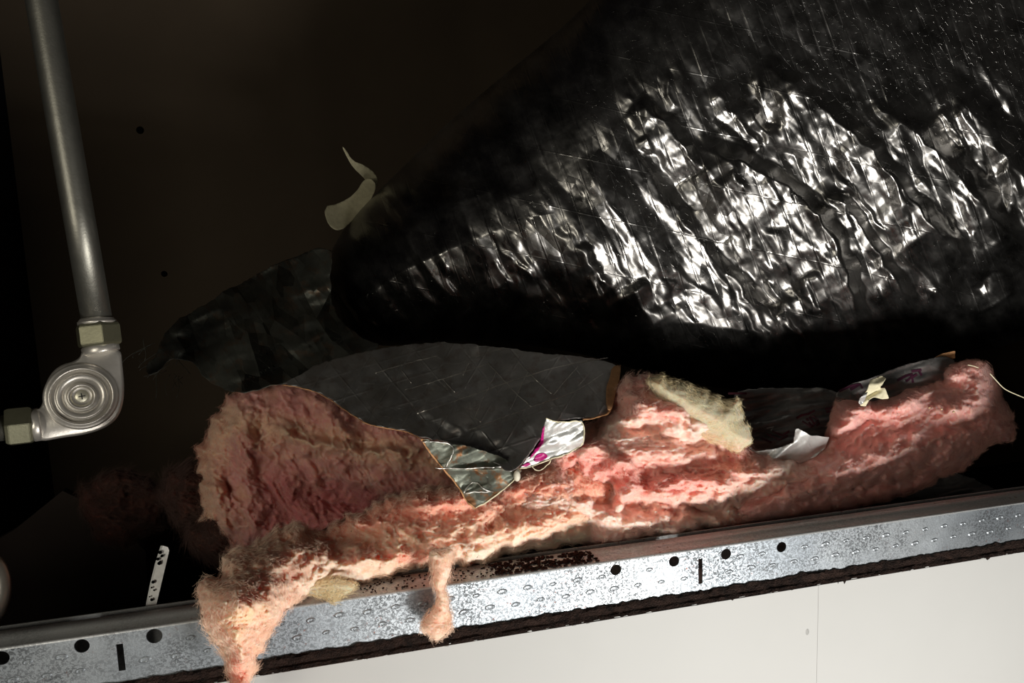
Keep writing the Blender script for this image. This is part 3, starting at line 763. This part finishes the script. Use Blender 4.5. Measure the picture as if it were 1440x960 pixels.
# R right batt
R_, frR = wool('wool_batt', 'dim dusty pink glass wool batt at the right, rising away along the stud',
    [(1000,742),(1040,700),(1090,660),(1140,652),(1165,620),(1168,580),(1180,560),(1210,562),(1250,560),(1262,548),(1320,540),(1330,515),(1360,506),(1392,512),(1400,535),(1412,560),(1428,600),(1425,618),(1390,622),(1378,640),(1350,662),(1320,672),(1290,690),(1240,705),(1180,722),(1100,738),(1040,750)],
    lambda x, y: .60 + .05*np.clip((x-1100)/300, 0, 1) + .02*np.clip((640-y)/100, 0, 1), .045, 60,
    wool_disp(51, .008, .0030, .0009, [([(1060,690),(1130,650),(1200,600),(1260,585)], 12, 34, -.020), ([(1050,720),(1130,690),(1230,650),(1330,600)], 26, 40, .016), ([(1180,580),(1230,570),(1300,560)], 16, 20, .010),
        ([(1080,720),(1180,690),(1260,680),(1320,660)], 14, 20, -.016), ([(1330,590),(1370,560),(1385,530)], 16, 20, .010), ([(1300,610),(1370,590),(1410,590)], 14, 14, -.010)], -25),
    M_woolR, H_R, 51, (1150, 725), 7, 24000, .010, .22, flow=.4)
for (px, py) in ((1307, 573), (1324, 575), (1341, 579)):
    bm = bmesh.new(); bmesh.ops.create_icosphere(bm, subdivisions=2, radius=.0012, matrix=Matrix.Translation(V(px, py, .590)))
    bm_link('glassy_bead', bm, plain('amber_bead', (.6, .42, .25), .15), R_, True)
# dim tufts deep at the left
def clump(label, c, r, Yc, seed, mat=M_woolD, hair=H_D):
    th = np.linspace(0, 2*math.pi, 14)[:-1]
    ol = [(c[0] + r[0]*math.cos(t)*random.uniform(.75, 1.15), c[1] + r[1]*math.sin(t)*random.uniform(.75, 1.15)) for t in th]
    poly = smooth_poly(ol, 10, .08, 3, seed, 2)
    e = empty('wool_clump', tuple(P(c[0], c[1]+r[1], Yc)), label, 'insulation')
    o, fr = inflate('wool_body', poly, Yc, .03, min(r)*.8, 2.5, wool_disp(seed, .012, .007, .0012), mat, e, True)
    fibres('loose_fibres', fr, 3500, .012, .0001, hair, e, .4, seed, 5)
clump('dark wool tuft left of the shaded clump, higher of two', (268, 690), (45, 48), .72, 61)
clump('dark rounded wool tuft low behind the stud, left of the drooping end', (300, 752), (34, 32), .70, 62)
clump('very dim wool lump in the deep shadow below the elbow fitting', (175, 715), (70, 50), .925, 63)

# ------------------------------------------------------------------ grey foil facing hanging over the wool
fo_ = empty('foil_facing', tuple(P(668, 712, .50)), 'grey foil facing with diamond thread pattern hanging over the pink wool, corner folded', 'foil facing')
flap = smooth_poly([(398,541),(420,528),(455,508),(520,492),(600,482),(640,482),(700,488),(770,498),(830,503),(872,513),(868,535),(862,560),(858,580),(830,588),(800,590),(768,594),(762,612),(745,640),(728,657),(716,664),(700,652),(660,632),(620,618),(592,616),(575,606),(545,601),(516,596),(480,572),(458,556),(430,545)], 2.5, .12, 2.5, 9, 1)
def flapY(x, y):
    b = .655 - .00102*(y-490) - .00003*(x-400) + .00000035*(x-640)**2
    b = b + .006*facet(x/85, y/60, 21) + .0022*facet(x/30, y/24, 22) + .0008*facet(x/10, y/9, 23)
    b = b - ridge(x, y, [(620,482),(640,520),(660,560)], 50, 50, .006) + ridge(x, y, [(600,612),(680,630),(728,660)], 26, 26, .014)
    b = b - ridge(x, y, [(590,575),(625,590),(660,610)], 12, 12, .006)
    return b
sheet('facing', flap, flapY, 2.4, M_flap, fo_)
tip = smooth_poly([(590,616),(622,622),(660,627),(700,640),(728,656),(734,662),(722,674),(705,690),(688,702),(668,713),(656,704),(645,683),(626,661),(606,637)], 1.5, .12, 2.5, 9, 0)
def tipY(x, y):
    b = flapY(np.clip(x, 592, 725), np.clip(y, 600, 640)) - .010 - .0009*(y-620)
    return .496 + .00010*(y-616) + 0*b + .003*facet(x/22, y/16, 31) + .0012*facet(x/8, y/7, 33) - ridge(x, y, [(606,659),(660,660),(728,658)], 8, 8, .005)
to = sheet('torn_corner', tip, tipY, 2, M_rustfoil, fo_); tag(to, 'corroded corner of the foil, stained greenish and rusty')
def edge_tube(name, pts, Yf, rad, mat, parent, off=-.0006, jit=0):
    p = smooth_poly(pts, 1.2, .15, 3, 7, 1, False)
    Yv = Yf(p[:, 0], p[:, 1]) + off
    return tube(name, P(p[:, 0], p[:, 1], Yv), [rad*(.6+.8*random.random()) for _ in p], mat, parent, 6)
edge_tube('torn_edge', [(398,541),(430,546),(458,557),(480,573),(516,597),(545,602),(575,607),(592,617)], flapY, .0004, M_tan, fo_)
edge_tube('torn_edge', [(592,617),(606,638),(626,662),(645,684),(656,705),(668,714)], tipY, .0006, M_tan, fo_)
edge_tube('torn_edge', [(668,714),(688,703),(705,691),(722,675),(730,664)], tipY, .0005, M_cream, fo_)
edge_tube('torn_edge', [(872,514),(868,535),(862,560),(858,580),(840,587),(820,590)], flapY, .0009, M_tan, fo_)
sheet('curled_edge', smooth_poly([(860,516),(873,512),(872,530),(866,552),(860,578),(853,575),(852,545),(858,530)], rnd=1, step=3), lambda x, y: flapY(x, y) - .006, 2, M_tan, fo_)
M_thread = plain('foil_thread', (.62, .60, .56), .35, .8, 300, .3, .3, .0003)
for pts in ([(528,524),(570,511),(615,500)], [(570,548),(625,532),(685,512)], [(587,581),(650,560),(715,537),(782,515),(855,503)], [(660,604),(705,588),(750,571),(790,558),(820,545),(848,525)],
            [(565,520),(578,538)], [(622,532),(640,552)], [(686,510),(706,532),(726,553),(747,572)], [(728,508),(750,530),(775,553)], [(660,508),(652,527)], [(698,522),(690,540),(676,566),(667,588)],
            [(742,522),(731,548),(719,574)], [(813,515),(795,535),(778,555)], [(832,522),(813,543)], [(650,570),(662,582),(676,594)]):
    edge_tube('scrim_thread', pts, flapY, .00038, M_thread, fo_, -.0008)
for pts in ([(594,621),(615,621),(632,623),(640,632),(627,656)], [(612,658),(650,659),(690,657),(724,655)], [(652,693),(658,682),(668,676),(680,688),(694,692)], [(654,694),(672,691),(690,692)]):
    edge_tube('scrim_thread', pts, tipY, .00035, M_thread, fo_, -.0012)
# silver inside of the turned-back corner, with magenta print
sil = smooth_poly([(768,588),(784,594),(818,591),(822,604),(821,624),(806,634),(790,641),(775,645),(757,652),(744,657),(731,658),(740,645),(755,634),(763,622),(764,605)], 1.0, .15, 2.5, 4, 0)
def silY(x, y): return .522 + .00018*(y-590) + .0035*facet(x/16, y/12, 41) + .0012*facet(x/6, y/6, 43)
so = sheet('silver_backing', sil, silY, 1.8, M_silver, fo_); tag(so, 'bright silver inner face of the folded corner')
def inkY(x, y): return silY(x, y) - .0009
sheet('magenta_print', smooth_poly([(750,650),(753,640),(762,636),(768,638),(771,642),(762,648)], rnd=1, step=2), inkY, 1.5, M_mag, fo_, .0003)
sheet('magenta_print', smooth_poly([(744,645),(752,632),(760,620),(763,602),(766,598),(764,622),(756,634),(748,642)], rnd=0, step=2), lambda x, y: silY(x, y) - .001, 1.5, M_mag, fo_, .0003)
sheet('magenta_print', smooth_poly([(733,655),(742,650),(747,652),(740,656)], rnd=0, step=2), inkY, 1.2, M_mag, fo_, .0003)
edge_tube('torn_edge', [(768,588),(784,594),(818,591),(822,604),(821,624),(806,634),(790,641),(775,645),(757,652),(744,657),(731,658)], silY, .0005, M_cream, fo_, -.0008)
box_p = P(727, 668, .505)
bm = bmesh.new(); bmesh.ops.create_uvsphere(bm, u_segments=14, v_segments=10, radius=.0032, matrix=Matrix.Translation(V(727, 669, .497)) @ Matrix.Diagonal((.8, .8, 1.25, 1)))
bm_link('glue_blob', bm, plain('glue', (.55, .52, .42), .5), fo_, True)
edge_tube('torn_edge', [(748,655),(754,661),(760,662),(772,652),(775,646)], silY, .0004, M_cream, fo_, -.0012)

# ------------------------------------------------------------------ printed foil right of centre
pf = empty('printed_foil', tuple(P(1110, 650, .60)), 'grey printed foil sheet with bright crumpled lower edge between the two pink batts', 'foil facing')
po = smooth_poly([(1030,552),(1060,546),(1110,545),(1165,546),(1185,556),(1180,580),(1175,612),(1160,632),(1120,632),(1085,634),(1055,632),(1045,600),(1035,575)], 2, .1, 3, 6, 1)
def pfY(x, y): return .672 - .00035*(y-545) + .007*facet(x/34+y/60, y/11, 51) + .0022*facet(x/13, y/7, 52)
sheet('facing', po, pfY, 2, M_print, pf)
pb = smooth_poly([(1052,628),(1062,634),(1085,632),(1100,628),(1116,622),(1118,603),(1122,602),(1140,612),(1166,614),(1160,630),(1146,642),(1128,651),(1110,650),(1092,649),(1078,646),(1062,638)], 1, .1, 2.5, 6, 0)
def pbY(x, y): return .572 + .0004*(y-600) + .008*facet(x/17+y/60, y/30, 61) + .0015*facet(x/7, y/7, 62)
o = sheet('bright_fold', pb, pbY, 1.8, M_silver, pf); tag(o, 'bright silver crumpled lower edge')
def stroke(pts, Yf, r, mat, parent, name='red_print'):
    w_ = r
    a = np.array(pts, float); left = []; right = []
    for i in range(len(a)):
        t = a[min(i+1, len(a)-1)] - a[max(i-1, 0)]; t = t/np.hypot(*t); n_ = np.array([-t[1], t[0]])*w_
        left.append(a[i]+n_); right.append(a[i]-n_)
    poly = np.array(left + right[::-1])
    L = [Vector(P(q[0], q[1], float(Yf(np.array([q[0]]), np.array([q[1]]))[0]) - .0012)) for q in left]
    Rr = [Vector(P(q[0], q[1], float(Yf(np.array([q[0]]), np.array([q[1]]))[0]) - .0012)) for q in right]
    bm = bmesh.new(); Lv = [bm.verts.new(v) for v in L]; Rv = [bm.verts.new(v) for v in Rr]
    for i in range(len(L)-1): bm.faces.new((Lv[i], Lv[i+1], Rv[i+1], Rv[i]))
    return bm_link(name, bm, mat, parent)
pfY2 = lambda x, y: pfY(x, y) - .001
for pts in ([(1128,592),(1140,600),(1144,598)], [(1134,588),(1142,600)], [(1138,586),(1146,597),(1148,592)], [(1142,585),(1150,590),(1152,596),(1148,598)], [(1126,584),(1136,582),(1146,577)], [(1120,588),(1128,583)],
            [(1160,575),(1168,574),(1172,570)], [(1162,579),(1170,578)], [(1024,553),(1050,553)], [(1070,615),(1085,622)], [(1078,610),(1096,618),(1108,612)], [(1086,606),(1100,612),(1110,606)]):
    stroke(pts, pfY2, 1.5, M_red, pf)
for pts in ([(1052,590),(1060,586)], [(1078,602),(1088,600),(1084,605)]):
    stroke(pts, pfY2, .9, M_silver, pf, 'bright_crease')

# printed foil further right, on top of the right batt, with white torn corner
pr = empty('printed_foil', tuple(P(1230, 570, .62)), 'dark purple-printed foil on top of the right batt, white torn corner turned up', 'foil facing')
p2 = smooth_poly([(1170,556),(1195,540),(1225,532),(1262,516),(1300,506),(1330,500),(1345,508),(1338,530),(1322,545),(1300,548),(1275,545),(1262,556),(1240,562),(1215,566),(1195,562)], 1.5, .1, 3, 8, 1)
def p2Y(x, y): return .618 + .0002*(x-1170) - .0002*(y-530) + .004*facet(x/24, y/14, 71) + .0015*facet(x/9, y/7, 72)
sheet('facing', p2, p2Y, 2, M_print, pr)
for pts in ([(1180,550),(1196,543),(1210,540),(1213,546)], [(1196,548),(1210,540)], [(1262,535),(1275,528),(1284,526)], [(1274,536),(1290,526)], [(1282,522),(1296,520)], [(1284,538),(1282,528)], [(1296,528),(1292,520)]):
    stroke(pts, p2Y, 1.6, flat('purple_ink', (.045, .01, .025)), pr, 'purple_print')
wt = [(1224,534),(1240,528),(1246,532),(1240,541),(1234,546),(1244,545),(1250,560),(1240,561),(1228,558),(1222,562),(1217,571),(1209,570),(1210,562),(1219,549)]
o = sheet('turned_corner', smooth_poly(wt, rnd=0, step=2.5), lambda x, y: .585 + .004*facet(x/12, y/12, 81), 1.6, M_cream, pr, .0008); tag(o, 'creamy white paper side of the turned up corner')
o = sheet('silver_fold', smooth_poly([(1209,560),(1216,553),(1220,551),(1216,562),(1211,570),(1207,566)], rnd=0, step=2), lambda x, y: .582 + .003*facet(x/7, y/7, 83), 1.5, M_silver, pr)
sheet('tan_paper', smooth_poly([(1308,506),(1325,497),(1343,493),(1343,504),(1320,506)], rnd=0, step=2.5), lambda x, y: .66 + .003*facet(x/12, y/7, 85), 2, M_tan, pr, .0008)

# crumbly dirty foil lying behind the stud at the right
cf = smooth_poly([(1150,722),(1190,700),(1260,680),(1330,665),(1360,668),(1390,682),(1425,698),(1430,712),(1340,722),(1250,735),(1170,745)], 4, .1, 3, 8, 1)
cfo = empty('crumpled_foil', tuple(P(1290, 720, .62)), 'dark dirty crumpled foil lying behind the stud under the right pink batt', 'foil scrap')
sheet('foil', cf, lambda x, y: .668 - .0009*(y-665) + .006*facet(x/28, y/13, 91) + .0025*facet(x/9, y/7, 92), 2.2, M_print, cfo)

# bright glass threads at the far right
for nm, lb, pts in (('glass_thread', 'thin pale thread trailing off right from the right batt', [(1392,525),(1402,536),(1412,547),(1430,555),(1450,563)]),
                    ('glass_thread', 'short pale thread lying on top of the right batt', [(1361,513),(1368,514),(1376,517)])):
    q = smooth_poly(pts, rnd=2, step=3, closed=False)
    t = tube(nm, P(q[:, 0], q[:, 1], .600), [.0005]*len(q), M_cream, None, 6); tag(t, lb, 'thread')

# ------------------------------------------------------------------ dirt on the stud lip and white strip, lower left board
bm = bmesh.new()
for k in range(520):
    if k < 360: px = random.uniform(690, 835); base = 779 - .13*(px-690) 
    else: px = random.uniform(500, 700); base = 806 - .135*(px-500)
    q = P(px, base, .512)
    x = q[0]; y = YS + random.uniform(.001, .022); z = ZT + .0005
    s = random.uniform(.0005, .0016) if k < 360 else random.uniform(.0003, .0009)
    bmesh.ops.create_icosphere(bm, subdivisions=1, radius=s, matrix=Matrix.Translation((x, y, z+s*.4)) @ Matrix.Rotation(random.random()*3, 4, 'Z') @ Matrix.Diagonal((1.5, 1, .6, 1)))
o = bm_link('rust_crumbs', bm, plain('rusty_dirt', (.022, .008, .006), .95, 0, 300, .8, 1, .001, .1)); tag(o, 'dark reddish brown crumbs of dirt on the top lip of the steel stud', 'dirt', kind='stuff')

ws = empty('plastic_strip', tuple(P(212, 872, .545)), 'thin white strip standing up just behind the steel stud, left of the drooping wool', 'strip')
bm = bmesh.new()
ol = [(229,767),(236,769),(238,774),(217,862),(204,870),(214,820),(221,792)]
fr_ = [bm.verts.new(P(x, y, .560 - .00015*(y-768))) for x, y in ol]; bk_ = [bm.verts.new(P(x-3, y, .563 - .00015*(y-768))) for x, y in ol]
bm.faces.new(fr_); bm.faces.new(bk_[::-1])
for k in range(len(ol)): bm.faces.new((fr_[k], fr_[(k+1)%len(ol)], bk_[(k+1)%len(ol)], bk_[k]))
bm_link('strip', bm, M_white, ws)
bm = bmesh.new()
for k in range(12):
    t = random.random(); x = 231 - 20*t + random.uniform(-4, 1); y = 772 + 90*t
    bmesh.ops.create_icosphere(bm, subdivisions=1, radius=random.uniform(.0005, .0016), matrix=Matrix.Translation(V(x-2, y, .5585 - .00015*(y-768))) @ Matrix.Diagonal((1, .4, 1, 1)))
o = bm_link('black_stain', bm, M_hole, ws); tag(o, kind='stuff')

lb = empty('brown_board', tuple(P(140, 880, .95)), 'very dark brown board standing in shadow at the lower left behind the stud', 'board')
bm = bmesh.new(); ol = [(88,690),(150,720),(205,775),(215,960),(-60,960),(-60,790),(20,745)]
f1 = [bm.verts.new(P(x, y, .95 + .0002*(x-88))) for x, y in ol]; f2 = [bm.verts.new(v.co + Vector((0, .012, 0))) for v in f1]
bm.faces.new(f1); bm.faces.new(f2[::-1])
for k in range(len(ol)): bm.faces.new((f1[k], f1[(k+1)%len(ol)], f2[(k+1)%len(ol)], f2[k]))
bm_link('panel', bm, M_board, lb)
